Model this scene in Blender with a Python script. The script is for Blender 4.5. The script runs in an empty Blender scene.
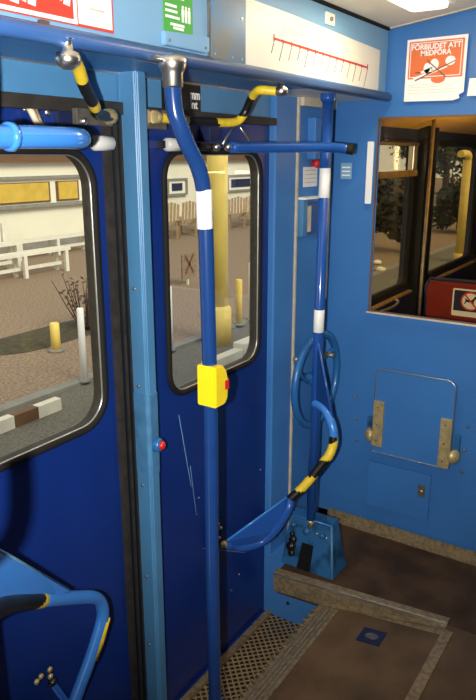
import bpy, bmesh, math, random
from mathutils import Vector, Matrix
random.seed(7)
D = bpy.data
COL = bpy.context.scene.collection
PI = math.pi

# ------------------------------------------------------------------ materials
def mat(name, col, rough=.5, metal=0., noise=0., nscale=8., col2=None, bump=0., bscale=40., spec=.5, lo=.4, hi=.65, coat=0.):
    m = D.materials.new(name); m.use_nodes = True
    nt = m.node_tree; b = nt.nodes['Principled BSDF']
    b.inputs['Base Color'].default_value = (*col, 1)
    b.inputs['Roughness'].default_value = rough
    b.inputs['Metallic'].default_value = metal
    b.inputs['Specular IOR Level'].default_value = spec
    b.inputs['Coat Weight'].default_value = coat
    tc = nt.nodes.new('ShaderNodeTexCoord')
    if noise > 0 or col2:
        n = nt.nodes.new('ShaderNodeTexNoise'); n.inputs['Scale'].default_value = nscale; n.inputs['Detail'].default_value = 8
        r = nt.nodes.new('ShaderNodeMapRange')
        r.inputs['From Min'].default_value = lo; r.inputs['From Max'].default_value = hi
        mx = nt.nodes.new('ShaderNodeMix'); mx.data_type = 'RGBA'
        c2 = col2 or tuple(c*(1-noise) for c in col)
        mx.inputs['A'].default_value = (*col, 1); mx.inputs['B'].default_value = (*c2, 1)
        nt.links.new(tc.outputs['Object'], n.inputs['Vector'])
        nt.links.new(n.outputs['Fac'], r.inputs['Value'])
        nt.links.new(r.outputs['Result'], mx.inputs['Factor'])
        nt.links.new(mx.outputs['Result'], b.inputs['Base Color'])
    if bump > 0:
        n2 = nt.nodes.new('ShaderNodeTexNoise'); n2.inputs['Scale'].default_value = bscale; n2.inputs['Detail'].default_value = 5
        bp = nt.nodes.new('ShaderNodeBump'); bp.inputs['Strength'].default_value = bump; bp.inputs['Distance'].default_value = .01
        nt.links.new(tc.outputs['Object'], n2.inputs['Vector'])
        nt.links.new(n2.outputs['Fac'], bp.inputs['Height']); nt.links.new(bp.outputs['Normal'], b.inputs['Normal'])
    return m

def emis(name, col, s, base=None):
    m = mat(name, base or col, .4)
    b = m.node_tree.nodes['Principled BSDF']
    b.inputs['Emission Color'].default_value = (*col, 1); b.inputs['Emission Strength'].default_value = s
    return m

def glass(name, tint, refl=.12, rough=.02):
    m = D.materials.new(name); m.use_nodes = True
    nt = m.node_tree; nt.nodes.clear()
    o = nt.nodes.new('ShaderNodeOutputMaterial'); mx = nt.nodes.new('ShaderNodeMixShader')
    t = nt.nodes.new('ShaderNodeBsdfTransparent'); g = nt.nodes.new('ShaderNodeBsdfGlossy')
    f = nt.nodes.new('ShaderNodeFresnel'); f.inputs['IOR'].default_value = 1.35
    ml = nt.nodes.new('ShaderNodeMath'); ml.operation = 'MULTIPLY'; ml.inputs[1].default_value = refl*4
    t.inputs['Color'].default_value = (*tint, 1); g.inputs['Roughness'].default_value = rough
    nt.links.new(f.outputs[0], ml.inputs[0]); nt.links.new(ml.outputs[0], mx.inputs[0])
    nt.links.new(t.outputs[0], mx.inputs[1]); nt.links.new(g.outputs[0], mx.inputs[2]); nt.links.new(mx.outputs[0], o.inputs[0])
    return m

BLUE = (.052, .205, .53)
M = dict(
    wall=mat('blue_wall_paint', BLUE, .42, noise=.14, nscale=3.5, bump=.04, bscale=25),
    endwall=mat('blue_end_wall_paint', (.042, .175, .47), .40, noise=.10, nscale=2.5, bump=.05, bscale=14),
    header=mat('pale_blue_header_paint', (.19, .38, .58), .45, noise=.08, nscale=4, bump=.03, bscale=30),
    door=mat('deep_blue_door_paint', (.005, .027, .185), .36, noise=.12, nscale=5, bump=.02, bscale=30),
    post=mat('sky_blue_post_paint', (.075, .235, .44), .38, noise=.12, nscale=6, bump=.04, bscale=20),
    patch=mat('worn_blue_patch_paint', (.066, .215, .41), .5, noise=.25, nscale=20),
    pole=mat('royal_blue_enamel', (.011, .048, .19), .24, noise=.08, nscale=20, coat=.5),
    rail=mat('bright_blue_enamel', (.016, .085, .36), .22, noise=.06, nscale=20, coat=.5),
    railpale=mat('mid_blue_enamel', (.045, .14, .40), .35, noise=.1, nscale=10),
    barlight=mat('light_blue_enamel', (.045, .22, .66), .2, coat=.5),
    wheel=mat('teal_blue_enamel', (.02, .13, .36), .3, coat=.3),
    plate=mat('worn_blue_plate', (.018, .11, .27), .4, noise=.6, nscale=14, lo=.5, hi=.62, coat=.1),
    scratched=mat('scratched_grey_blue_panel', (.12, .22, .36), .35, col2=(.20, .20, .18), nscale=9, metal=.2, bump=.06, bscale=30),
    rubber=mat('black_rubber', (.010, .009, .008), .75, spec=.25),
    seal=mat('dusty_black_seal', (.022, .018, .014), .6, col2=(.035, .03, .024), nscale=30),
    black=mat('black_plastic', (.006, .006, .006), .35),
    chrome=mat('chrome', (.80, .75, .66), .30, metal=1.),
    alu=mat('aluminium_edge', (.62, .60, .55), .3, metal=.9),
    brass=mat('aged_brass', (.60, .47, .22), .38, metal=.45, noise=.3, nscale=40),
    steel=mat('dull_steel', (.30, .27, .22), .45, metal=.8, noise=.3, nscale=25),
    white=mat('white_paint', (.85, .85, .83), .45),
    cap=mat('pale_grey_plastic', (.55, .55, .52), .4),
    beige=mat('beige_trim', (.62, .54, .40), .5, noise=.2, nscale=20),
    yellow=mat('yellow_plastic', (.88, .66, .01), .3, coat=.3),
    tapey=mat('yellow_tape', (.85, .60, .03), .4, noise=.15, nscale=60),
    tapek=mat('black_tape', (.008, .007, .006), .35),
    red=mat('red_plastic', (.6, .02, .01), .3, coat=.4),
    signred=mat('red_print', (.62, .05, .03), .4),
    orange=mat('orange_print', (.72, .15, .035), .45),
    paper=mat('white_paper', (.86, .85, .82), .45),
    green=mat('green_print', (.06, .36, .05), .4),
    printgrey=mat('grey_print', (.20, .19, .18), .5),
    cream=mat('cream_panel', (.86, .82, .70), .4, noise=.05, nscale=5),
    ceil=mat('cream_ceiling', (.86, .78, .62), .55, noise=.06, nscale=4),
    lamp=emis('warm_lamp_cover', (1., .9, .66), 2.2),
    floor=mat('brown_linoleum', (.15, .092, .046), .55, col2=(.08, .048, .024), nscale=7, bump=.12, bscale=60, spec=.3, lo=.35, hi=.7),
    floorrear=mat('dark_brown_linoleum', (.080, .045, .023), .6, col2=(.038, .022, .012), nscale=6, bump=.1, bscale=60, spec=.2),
    strip=mat('worn_bronze_strip', (.34, .26, .15), .45, metal=.35, col2=(.20, .15, .085), nscale=60, bump=.1, bscale=80),
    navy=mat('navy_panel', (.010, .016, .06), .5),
    seat=mat('red_vinyl', (.22, .018, .008), .4, noise=.15, nscale=8),
    amber=mat('amber_ceiling', (.75, .46, .12), .5, noise=.15, nscale=3),
    ground=mat('gravel_ground', (.34, .25, .175), .9, col2=(.19, .14, .10), nscale=30, bump=.3, bscale=30, lo=.38, hi=.62, spec=.1),
    asphalt=mat('grey_asphalt', (.20, .185, .15), .9, col2=(.13, .12, .10), nscale=40, bump=.3, bscale=40, spec=.1),
    kerb=mat('grey_kerb_stone', (.25, .24, .21), .8, noise=.2, nscale=6),
    facade=mat('cream_plaster', (.80, .77, .62), .8, noise=.06, nscale=1.5),
    blind=mat('yellow_blind', (.62, .42, .06), .7, noise=.15, nscale=5),
    brown=mat('brown_timber', (.16, .08, .035), .6, noise=.2, nscale=10),
    wood=mat('weathered_slat_wood', (.42, .29, .16), .6, noise=.25, nscale=8),
    bench=mat('white_bench_paint', (.74, .71, .60), .6, noise=.1, nscale=8),
    ypost=mat('yellow_column_paint', (.80, .60, .14), .5, noise=.12, nscale=4),
    twig=mat('dry_brown_twig', (.07, .035, .02), .8),
    leaf=mat('dark_green_leaf', (.018, .032, .012), .7, noise=.4, nscale=3),
    leafdry=mat('olive_brown_leaf', (.05, .045, .02), .8, noise=.4, nscale=3),
    bark=mat('dark_bark', (.035, .024, .016), .9),
    soil=mat('dark_soil', (.05, .038, .022), .95, col2=(.07, .065, .03), nscale=12, bump=.4, bscale=20),
    glass=glass('door_glass', (.95, .95, .90), .045),
    glass2=glass('cab_glass', (.95, .90, .78), .10),
)

# grid tread plate: diamond chequer by two crossed waves
def tread_mat():
    m = mat('tread_grid', (.20, .15, .085), .5, metal=.3)
    nt = m.node_tree; b = nt.nodes['Principled BSDF']
    tc = nt.nodes.new('ShaderNodeTexCoord'); ck = []
    for ang in (PI/4, -PI/4):
        mp = nt.nodes.new('ShaderNodeMapping'); mp.inputs['Rotation'].default_value = (0, 0, ang)
        w = nt.nodes.new('ShaderNodeTexWave'); w.inputs['Scale'].default_value = 15
        nt.links.new(tc.outputs['Object'], mp.inputs['Vector']); nt.links.new(mp.outputs[0], w.inputs['Vector']); ck.append(w)
    mn = nt.nodes.new('ShaderNodeMath'); mn.operation = 'MAXIMUM'
    nt.links.new(ck[0].outputs['Fac'], mn.inputs[0]); nt.links.new(ck[1].outputs['Fac'], mn.inputs[1])
    rp = nt.nodes.new('ShaderNodeMapRange'); rp.inputs['From Min'].default_value = .55; rp.inputs['From Max'].default_value = .95
    nt.links.new(mn.outputs[0], rp.inputs['Value'])
    mx = nt.nodes.new('ShaderNodeMix'); mx.data_type = 'RGBA'
    mx.inputs['A'].default_value = (.03, .020, .010, 1); mx.inputs['B'].default_value = (.42, .30, .15, 1)
    nt.links.new(rp.outputs[0], mx.inputs['Factor']); nt.links.new(mx.outputs['Result'], b.inputs['Base Color'])
    bp = nt.nodes.new('ShaderNodeBump'); bp.inputs['Strength'].default_value = .6; bp.inputs['Distance'].default_value = .004
    nt.links.new(rp.outputs[0], bp.inputs['Height']); nt.links.new(bp.outputs[0], b.inputs['Normal'])
    return m
M['tread'] = tread_mat()

# ------------------------------------------------------------------ object helpers
def tag(o, label=None, cat=None, group=None, kind=None):
    if label: o['label'] = label
    if cat: o['category'] = cat
    if group: o['group'] = group
    if kind: o['kind'] = kind
    return o

def empty(name, loc=(0, 0, 0), rz=0, label=None, cat=None, group=None, kind=None):
    o = D.objects.new(name, None); COL.objects.link(o); o.location = loc; o.rotation_euler = (0, 0, rz)
    return tag(o, label, cat, group, kind)

def link(name, me, mats, parent=None, smooth=False):
    if not isinstance(mats, (list, tuple)): mats = [mats]
    if len(me.materials): me.materials.clear()
    for m in mats: me.materials.append(M[m] if isinstance(m, str) else m)
    o = D.objects.new(name, me); COL.objects.link(o)
    if parent:
        o.parent = parent
        # vertices are given in world space when the parent is a mesh or an unrotated empty
        inv = parent_world(parent).inverted(); o.matrix_parent_inverse = Matrix.Identity(4); me.transform(inv)
    if smooth:
        for p in me.polygons: p.use_smooth = True
    return o

def parent_world(p):
    m = Matrix.Translation(p.location) @ p.rotation_euler.to_matrix().to_4x4()
    return parent_world(p.parent) @ m if p.parent else m

def bmobj(name, bm, mats, parent=None, smooth=False):
    me = D.meshes.new(name); bmesh.ops.recalc_face_normals(bm, faces=bm.faces); bm.to_mesh(me); bm.free()
    return link(name, me, mats, parent, smooth)

def addbox(bm, a, b, mi=0, bev=0.):
    vs = [bm.verts.new((x, y, z)) for x in (a[0], b[0]) for y in (a[1], b[1]) for z in (a[2], b[2])]
    fs = [bm.faces.new([vs[i] for i in q]) for q in ((0,1,3,2), (4,6,7,5), (0,4,5,1), (2,3,7,6), (0,2,6,4), (1,5,7,3))]
    for f in fs: f.material_index = mi
    if bev > 0:
        es = list({e for f in fs for e in f.edges})
        bmesh.ops.bevel(bm, geom=es, offset=bev, segments=2, affect='EDGES', clamp_overlap=True, profile=.6, material=mi)

def box(name, a, b, m, parent=None, bev=.0):
    bm = bmesh.new(); addbox(bm, a, b, 0, bev); return bmobj(name, bm, m, parent)

def boxes(name, lst, m, parent=None, bev=.0):
    bm = bmesh.new()
    for q in lst: addbox(bm, q[0], q[1], q[2] if len(q) > 2 else 0, bev)
    return bmobj(name, bm, m, parent)

def addprism(bm, poly, axis, lo, hi, mi=0):
    """poly: 2D points in the two other axes (in x,y,z order), extruded along axis"""
    def P(p, t):
        q = list(p); q.insert(axis, t); return q
    A = [bm.verts.new(P(p, lo)) for p in poly]; B = [bm.verts.new(P(p, hi)) for p in poly]
    n = len(poly); fs = [bm.faces.new(A), bm.faces.new(B[::-1])]
    for i in range(n): fs.append(bm.faces.new((A[i], B[i], B[(i+1) % n], A[(i+1) % n])))
    for f in fs: f.material_index = mi

def prism(name, poly, axis, lo, hi, m, parent=None, bev=0.):
    bm = bmesh.new(); addprism(bm, poly, axis, lo, hi)
    if bev > 0: bmesh.ops.bevel(bm, geom=list(bm.edges), offset=bev, segments=2, affect='EDGES', clamp_overlap=True)
    return bmobj(name, bm, m, parent)

def smooth_path(pts, k=6, closed=False):
    pts = [Vector(p) for p in pts]
    if len(pts) < 3: return pts
    out = []
    n = len(pts)
    for i in range(n if closed else n-1):
        if closed: p0, p1, p2, p3 = pts[(i-1) % n], pts[i], pts[(i+1) % n], pts[(i+2) % n]
        else:
            p1, p2 = pts[i], pts[i+1]
            p0 = pts[i-1] if i else p1*2-p2
            p3 = pts[i+2] if i+2 < n else p2*2-p1
        for j in range(k):
            t = j/k
            out.append(.5*((2*p1)+(-p0+p2)*t+(2*p0-5*p1+4*p2-p3)*t*t+(-p0+3*p1-3*p2+p3)*t**3))
    if not closed: out.append(pts[-1])
    return out

def addtube(bm, path, r, seg=16, closed=False, caps=True, mi=0, mf=None, round_end=0):
    path = [Vector(p) for p in path]; n = len(path)
    T = []
    for i in range(n):
        a = path[(i-1) % n] if (i or closed) else path[i]
        b = path[(i+1) % n] if (i < n-1 or closed) else path[i]
        T.append((b-a).normalized())
    up = Vector((0, 0, 1))
    if abs(T[0].dot(up)) > .9: up = Vector((0, 1, 0))
    nrm = (up - T[0]*up.dot(T[0])).normalized(); rings = []; L = 0; S = []
    for i in range(n):
        if i: L += (path[i]-path[i-1]).length
        S.append(L)
        nrm = (nrm - T[i]*nrm.dot(T[i])).normalized(); bi = T[i].cross(nrm)
        ri = r(i/(n-1)) if callable(r) else r
        rings.append([bm.verts.new(path[i]+(nrm*math.cos(2*PI*k/seg)+bi*math.sin(2*PI*k/seg))*ri) for k in range(seg)])
    for i in range(n if closed else n-1):
        A, B = rings[i], rings[(i+1) % n]
        for k in range(seg):
            f = bm.faces.new((A[k], A[(k+1) % seg], B[(k+1) % seg], B[k])); f.smooth = True
            f.material_index = mf(S[i], (k+.5)/seg) if mf else mi
    if caps and not closed:
        for R in (rings[0], rings[-1]):
            f = bm.faces.new(R); f.material_index = mi

def tube(name, pts, r, m, parent=None, seg=16, k=6, closed=False, smooth=True, mf=None):
    bm = bmesh.new(); addtube(bm, smooth_path(pts, k, closed) if smooth else pts, r, seg, closed, mf=mf)
    return bmobj(name, bm, m, parent)

def lathe(name, origin, prof, m, parent=None, axis=(0, 0, 1), seg=24):
    """prof: (radius, height) pairs along axis"""
    bm = bmesh.new(); addlathe(bm, origin, prof, axis, seg); return bmobj(name, bm, m, parent)

def addlathe(bm, origin, prof, axis=(0, 0, 1), seg=24, mi=0):
    ax = Vector(axis).normalized(); u = ax.orthogonal().normalized(); v = ax.cross(u); o = Vector(origin); rings = []
    for r, h in prof:
        rings.append([bm.verts.new(o+ax*h+(u*math.cos(2*PI*k/seg)+v*math.sin(2*PI*k/seg))*max(r, 1e-4)) for k in range(seg)])
    for A, B in zip(rings, rings[1:]):
        for k in range(seg):
            f = bm.faces.new((A[k], A[(k+1) % seg], B[(k+1) % seg], B[k])); f.smooth = True; f.material_index = mi
    for R in (rings[0], rings[-1]):
        f = bm.faces.new(R); f.material_index = mi

def rrect(u0, v0, u1, v1, r, n=8):
    if isinstance(r, (int, float)): r = (r,)*4     # bl, br, tr, tl
    out = []
    for (cx, cy, a0, rr) in ((u0+r[0], v0+r[0], PI, r[0]), (u1-r[1], v0+r[1], 1.5*PI, r[1]), (u1-r[2], v1-r[2], 0, r[2]), (u0+r[3], v1-r[3], .5*PI, r[3])):
        for i in range(n+1):
            a = a0+.5*PI*i/n; out.append((cx+rr*math.cos(a), cy+rr*math.sin(a)))
    return out

# planes: 'S' side wall (u = X, v = Z, facing -Y), 'E' end wall (u = -Y, v = Z, facing -X), 'F' floor (u = X, v = Y, facing +Z)
def basis(plane, d):
    if plane == 'S': return Matrix(((1,0,0,0), (0,0,-1,d), (0,1,0,0), (0,0,0,1)))
    if plane == 'E': return Matrix(((0,0,-1,d), (-1,0,0,0), (0,1,0,0), (0,0,0,1)))
    if plane == 'F': return Matrix(((1,0,0,0), (0,1,0,0), (0,0,1,d), (0,0,0,1)))

def sheet_mesh(loops, t, plane, d):
    """filled outline with holes, thickness t, front face at plane offset d minus t"""
    cu = D.curves.new('outline', 'CURVE'); cu.dimensions = '2D'; cu.fill_mode = 'BOTH'; cu.extrude = t/2
    for lp in loops:
        s = cu.splines.new('POLY'); s.points.add(len(lp)-1)
        for p, q in zip(s.points, lp): p.co = (q[0], q[1], 0, 1)
        s.use_cyclic_u = True
    o = D.objects.new('outline', cu); me = D.meshes.new_from_object(o)
    D.objects.remove(o); D.curves.remove(cu)
    me.transform(basis(plane, d) @ Matrix.Translation((0, 0, t/2)))
    return me

def sheet(name, loops, t, plane, d, m, parent=None):
    return link(name, sheet_mesh(loops, t, plane, d), m, parent)

def text(name, s, u, v, size, plane, d, m, parent=None, sx=1., shear=0., bold=0., rot=0.):
    cu = D.curves.new('lettering', 'FONT'); cu.body = s; cu.size = size; cu.extrude = .0004; cu.offset = bold*size
    cu.align_x = 'CENTER'; cu.align_y = 'CENTER'; cu.shear = shear
    o = D.objects.new('lettering', cu); me = D.meshes.new_from_object(o); D.objects.remove(o); D.curves.remove(cu)
    me.transform(basis(plane, d) @ Matrix.Translation((u, v, .0006)) @ Matrix.Rotation(rot, 4, 'Z') @ Matrix.Scale(sx, 4, (1, 0, 0)))
    return link(name, me, m, parent)

def hazard(period=.06, skew=.5, duty=.5, off=0.):
    return lambda s, a: 1 if ((s+off)/period + skew*(0.5-abs(a-.5))*2) % 1 < duty else 0

def copy_tree(o, parent=None):
    c = o.copy(); COL.objects.link(c); c.parent = parent
    for ch in list(o.children): copy_tree(ch, c)
    return c

# ------------------------------------------------------------------ camera
H = 1.6; PSI = math.radians(33.2); TH = math.atan(195/680)
cam = D.objects.new('camera', D.cameras.new('camera')); COL.objects.link(cam)
cam.location = (0, 0, H); cam.rotation_euler = (PI/2-TH, 0, PSI-PI/2)
cam.data.sensor_fit = 'HORIZONTAL'; cam.data.sensor_width = 36; cam.data.lens = 680/476*36; cam.data.clip_start = .02
bpy.context.scene.camera = cam

# ------------------------------------------------------------------ the vehicle shell
EX = 2.58; DY = 1.28
def st(o): o['kind'] = 'structure'; return o

# floors
bm = bmesh.new()
xl, xr = -1.6, 2.09
addprism(bm, [(.50, 0), (.945, -.055), (.945, -.10), (.50, -.10)], 0, xl, 2.055)          # sloping floor towards the doors
addprism(bm, [(-1.3, 0), (.50, 0), (.50, -.10), (-1.3, -.10)], 0, xl, 2.12)
fl = st(bmobj('floor', bm, 'floor'))
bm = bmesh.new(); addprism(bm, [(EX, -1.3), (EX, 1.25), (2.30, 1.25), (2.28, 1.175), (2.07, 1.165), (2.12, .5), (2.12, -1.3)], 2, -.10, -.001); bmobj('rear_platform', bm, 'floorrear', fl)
box('door_well', (.2, .95, -.32), (2.152, 1.30, -.28), 'tread', fl)
box('well_riser', (.2, .955, -.28), (2.12, .975, -.075), 'strip', fl)
box('well_end_panel', (2.1502, .95, -.30), (2.28, 1.2555, -.002), 'wall', fl)
st(fl)
# stain holes in the well end panel
lathe('drain_hole', (2.1497, 1.165, -.118), [(.013, 0), (.013, .003)], 'black', fl, axis=(-1, 0, 0))
lathe('drain_hole', (2.1497, 1.158, -.195), [(.007, 0), (.007, .003)], 'black', fl, axis=(-1, 0, 0))

# metal strips on the floor edges
t = empty('trim_1', (2.03, .8, 0)); st(t)      # ledge between ramp and rear platform
prism('ledge_strip', [(2.022, -.045), (2.022, .020), (2.026, .026), (2.056, .026), (2.060, .018), (2.060, -.045)], 1, .50, 1.165, 'strip', t)
box('ledge_end', (2.0235, .90, -.058), (2.058, 1.168, .0255), 'strip', t)
box('bright_edge', (2.0195, .50, .017), (2.023, 1.168, .0245), 'alu', t)
def shear(o, x0=2.045, y0=1.165, k=.107, dx=.02, dz=-.016):
    for v in o.data.vertices: v.co.x += dx+(y0-(v.co.y+(o.parent.location.y if o.parent else 0)))*k; v.co.z += dz
    return o
for o_ in t.children: shear(o_)
t2 = empty('trim_2', (1.4, .93, -.05)); st(t2)    # serrated nosing along the door well
bm = bmesh.new()
addprism(bm, [(.880, -.043), (.955, -.052), (.962, -.058), (.962, -.085), (.955, -.085), (.880, -.052)], 0, .3, 2.035)
bmobj('nosing_strip', bm, 'strip', t2)
bm = bmesh.new()
x = .4
while x < 2.0:
    addprism(bm, [(x, .950), (x+.022, .950), (x+.011, .976)], 2, -.060, -.050); x += .033
bmobj('serrated_teeth', bm, 'strip', t2)
bm = bmesh.new()
for yy in (.895, .91, .925, .94): addbox(bm, (.3, yy, -.0535-(yy-.88)*.0+(.0105-(yy-.88)*.12)), (2.03, yy+.004, -.0405-(yy-.88)*.12))
bmobj('tread_ribs', bm, 'steel', t2)
t3 = empty('trim_3', (1.7, .5, 0)); st(t3)        # strips bordering the ramp panel
prism('border_strip', [(.505, .0035), (.47, .0045), (.47, .0), (.505, -.001)], 0, .6, 2.085, 'strip', t3)
shear(prism('border_strip', [(.50, .0045), (.50, -.002), (.95, -.0555), (.95, -.0485)], 0, 1.998, 2.0225, 'strip', t3), dz=0)
t4 = empty('baseboard_back', (2.56, 0, 0)); st(t4)
prism('kick_strip', [(EX, -.001), (EX, .040), (EX-.006, .040), (EX-.010, .006), (EX-.04, .003), (EX-.04, -.001)], 1, -1.3, 1.19, 'strip', t4)
bm = bmesh.new()
for yy in (1.1, .93, .74, .55): addlathe(bm, (EX-.008, yy, .025), [(.004, 0), (.004, .002)], (-1, 0, 0), 10)
bmobj('kick_strip_screws', bm, 'steel', t4)

# well edge strip under the doors
st(box('trim_4', (.2, 1.235, -.281), (2.149, 1.262, -.268), 'strip'))

# side wall: above the doors, jamb, recessed end panel
wl = st(empty('wall_left', (1.5, 1.3, 0)))
box('over_door_panel', (.2, 1.27, 1.72), (2.3, 1.33, 2.05), 'post', wl)
prism('jamb', [(2.150, 1.33), (2.150, 1.256), (2.156, 1.250), (2.295, 1.247), (2.298, 1.33)], 2, -.30, 1.80, 'wall', wl)
box('recess_panel', (2.295, 1.25, -.1), (EX+.02, 1.33, 2.05), 'wall', wl)
box('seam_strip', (2.298, 1.240, -.03), (2.308, 1.251, 1.80), 'beige', wl)
box('recess_top_strip', (2.31, 1.225, 1.772), (EX, 1.25, 1.80), 'beige', wl)
box('wall_below_threshold', (.2, 1.262, -.45), (2.3, 1.33, -.275), 'door', wl)
box('wall_beyond_door', (-1.6, 1.27, -.3), (.25, 1.33, 2.2), 'wall', wl)
# tall corner trim strip
st(box('trim_5', (2.545, 1.232, 1.02), (2.566, 1.25, 1.775), 'beige'))
# black door track under the overdoor panel
st(boxes('trim_6', [((.2, 1.245, 1.698), (1.37, 1.275, 1.728)), ((1.46, 1.245, 1.698), (2.149, 1.275, 1.722))], 'seal'))

# opposite walls, ceiling (outside the picture but they close the room)
st(box('wall_right', (-1.6, -1.36, -.1), (6.2, -1.3, 2.3), 'wall'))
st(box('wall_front', (-1.66, -1.36, -.3), (-1.6, 1.33, 2.3), 'wall'))
bm = bmesh.new()
addprism(bm, [(1.34, 2.045), (1.03, 2.045), (.75, 2.082), (.4, 2.13), (0, 2.16), (-1.36, 2.16), (-1.36, 2.24), (1.34, 2.24)], 0, -1.66, EX)
st(bmobj('ceiling', bm, 'ceil'))
st(prism('trim_7', [(1.029, 2.037), (1.029, 2.050), (1.018, 2.050), (1.018, 2.042)], 0, -1.6, EX, 'rubber'))
bm = bmesh.new()
addprism(bm, [(1.03, 2.041), (.75, 2.078), (.4, 2.126), (.4, 2.133), (.75, 2.086), (1.03, 2.05)], 0, EX-.012, EX+.0)
st(bmobj('trim_8', bm, 'beige'))

# end wall with window opening
WY0, WY1, WZ0, WZ1 = 1.045, .15, .985, 1.735
we = st(sheet('wall_back', [[(-1.25, -.1), (1.3, -.1), (1.3, 2.24), (-1.25, 2.24)], [(-WY0, WZ0), (-WY0, WZ1), (-WY1, WZ1), (-WY1, WZ0)]], -.04, 'E', EX, 'endwall'))
for (yy, zz) in ((1.09, .605), (1.075, .50), (1.07, .40), (.925, .372), (.768, .37), (.612, .375), (.612, .47), (.607, .57)):
    lathe('bolt', (EX, yy, zz), [(.0065, -.001), (.0065, .002), (.004, .005), (0, .006)], 'steel', we, axis=(-1, 0, 0), seg=12)

w1 = st(empty('window_1', (EX, .6, 1.3)))
sheet('window_frame', [[(-WY0-.003, WZ0-.003), (-WY1+.003, WZ0-.003), (-WY1+.003, WZ1+.003), (-WY0-.003, WZ1+.003)], [(-WY0+.003, WZ0+.003), (-WY0+.003, WZ1-.004), (-WY1-.003, WZ1-.004), (-WY1-.003, WZ0+.003)]], .008, 'E', EX-.0, 'brown', w1)
sheet('sill_bead', [[(-WY0-.006, WZ0-.006), (-WY1, WZ0-.006), (-WY1, WZ0+.001), (-WY0-.006, WZ0+.001)]], .004, 'E', EX-.0122, 'beige', w1)
sheet('pane', [[(-WY0, WZ0), (-WY1, WZ0), (-WY1, WZ1), (-WY0, WZ1)]], .004, 'E', EX+.02, 'glass2', w1)

# ------------------------------------------------------------------ door leaves
def leaf(name, x0, x1, wx0, wx1, wz0, wz1, r, seg=8):
    root = st(empty(name, ((x0+x1)/2, DY, -.27)))
    g = rrect(wx0-.012, wz0-.012, wx1+.012, wz1+.012, r+.012, 10)
    hole = rrect(wx0, wz0, wx1, wz1, r, 10)
    me = sheet_mesh([[(x0, -.272), (x1, -.272), (x1, 1.70), (x0, 1.70)], rrect(wx0-.002, wz0-.002, wx1+.002, wz1+.002, r, 10)], .035, 'S', DY+.03)
    link('leaf_panel', me, 'door', root)
    # rounded rubber gasket and bright bead: tubes following the rounded opening
    def loop(d, yy, rad, nm, m, sg=8):
        pts = [(u, yy, v) for u, v in rrect(wx0-d, wz0-d, wx1+d, wz1+d, r+d, 10)]
        bm = bmesh.new(); addtube(bm, pts, rad, sg, closed=True); bmobj(nm, bm, m, root)
    loop(.004, DY-.007, .0100, 'rubber_gasket', 'rubber', 10)
    loop(-.0055, DY-.006, .0030, 'bright_bead', 'alu')
    me = sheet_mesh([rrect(wx0-.003, wz0-.003, wx1+.003, wz1+.003, r, 10), rrect(wx0+.001, wz0+.001, wx1-.001, wz1-.001, r, 10)], .034, 'S', DY+.031); link('reveal_lining', me, 'seal', root)
    me = sheet_mesh([rrect(wx0, wz0, wx1, wz1, r, 10)], .004, 'S', DY+.010); link('pane', me, 'glass', root)
    return root
d1 = leaf('door_1', .30, 1.318, .62, 1.274, .893, 1.607, .085)
d2 = leaf('door_2', 1.425, 2.172, 1.562, 2.082, .872, 1.607, .075)
# black rubber edge of leaf 1
box('edge_seal', (1.318, 1.258, -.272), (1.378, 1.30, 1.70), 'seal', d1)
box('seal_rib', (1.335, 1.252, -.272), (1.340, 1.259, 1.70), 'black', d1)
box('seal_rib', (1.358, 1.252, -.272), (1.363, 1.259, 1.70), 'black', d1)
# scratches and fixings on the leaves
def hw(root, pts, m='steel', r=.006):
    for (xx, zz) in pts:
        lathe('bolt', (xx, DY-.004, zz), [(r, -.002), (r, .002), (r*.6, .005), (0, .006)], m, root, axis=(0, -1, 0), seg=10)
hw(d2, [(1.90, -.03), (1.955, .01), (1.70, .46), (1.80, 1.655), (2.0, 1.66), (2.11, .40)], 'steel', .004)
hw(d1, [(1.148, 1.695), (1.085, 1.70), (1.12, 1.66), (1.20, 1.655), (1.22, 1.68)], 'chrome', .010)
for q in ([(1.60, .80), (1.603, .80), (1.66, .52), (1.657, .52)], [(1.655, .60), (1.657, .60), (1.685, .40), (1.683, .40)], [(1.72, .25), (1.72, .252), (2.0, .085), (2.0, .083)]):
    sheet('scratch', [q], .0006, 'S', DY-.005, 'header', d2)
tube('latch_rod', [(1.075, 1.262, 1.715), (1.10, 1.25, 1.655)], .008, 'beige', d1, 8, smooth=False)
tube('latch_rod', [(1.10, 1.262, 1.70), (1.11, 1.25, 1.65)], .005, 'brass', d1, 8, smooth=False)
# lever bracket plates on leaf 1 and leaf 2
box('bracket_plate', (1.165, 1.262, 1.648), (1.262, 1.276, 1.70), 'navy', d1, .002)
for rt, xs in ((d1, 1.268), (d2, 1.562)):
    lathe('rubber_stopper', (xs-.012 if rt is d1 else xs-.025, 1.245, 1.628), [(.010, 0), (.018, .004), (.018, .062), (.010, .07)], 'cap', rt, axis=(1, 0, 0))
    box('stopper_foot', (xs-.03, 1.245, 1.618), (xs+.02, 1.276, 1.638), 'black', rt)
# small latch ironwork at top of leaf 2
tube('latch_rod', [(1.80, 1.235, 1.632), (1.855, 1.235, 1.685)], .004, 'alu', d2, 8, smooth=False)
tube('latch_rod', [(1.90, 1.235, 1.685), (1.97, 1.235, 1.630)], .004, 'alu', d2, 8, smooth=False)
box('latch_block', (1.735, 1.235, 1.640), (1.79, 1.276, 1.685), 'navy', d2, .003)

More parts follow.
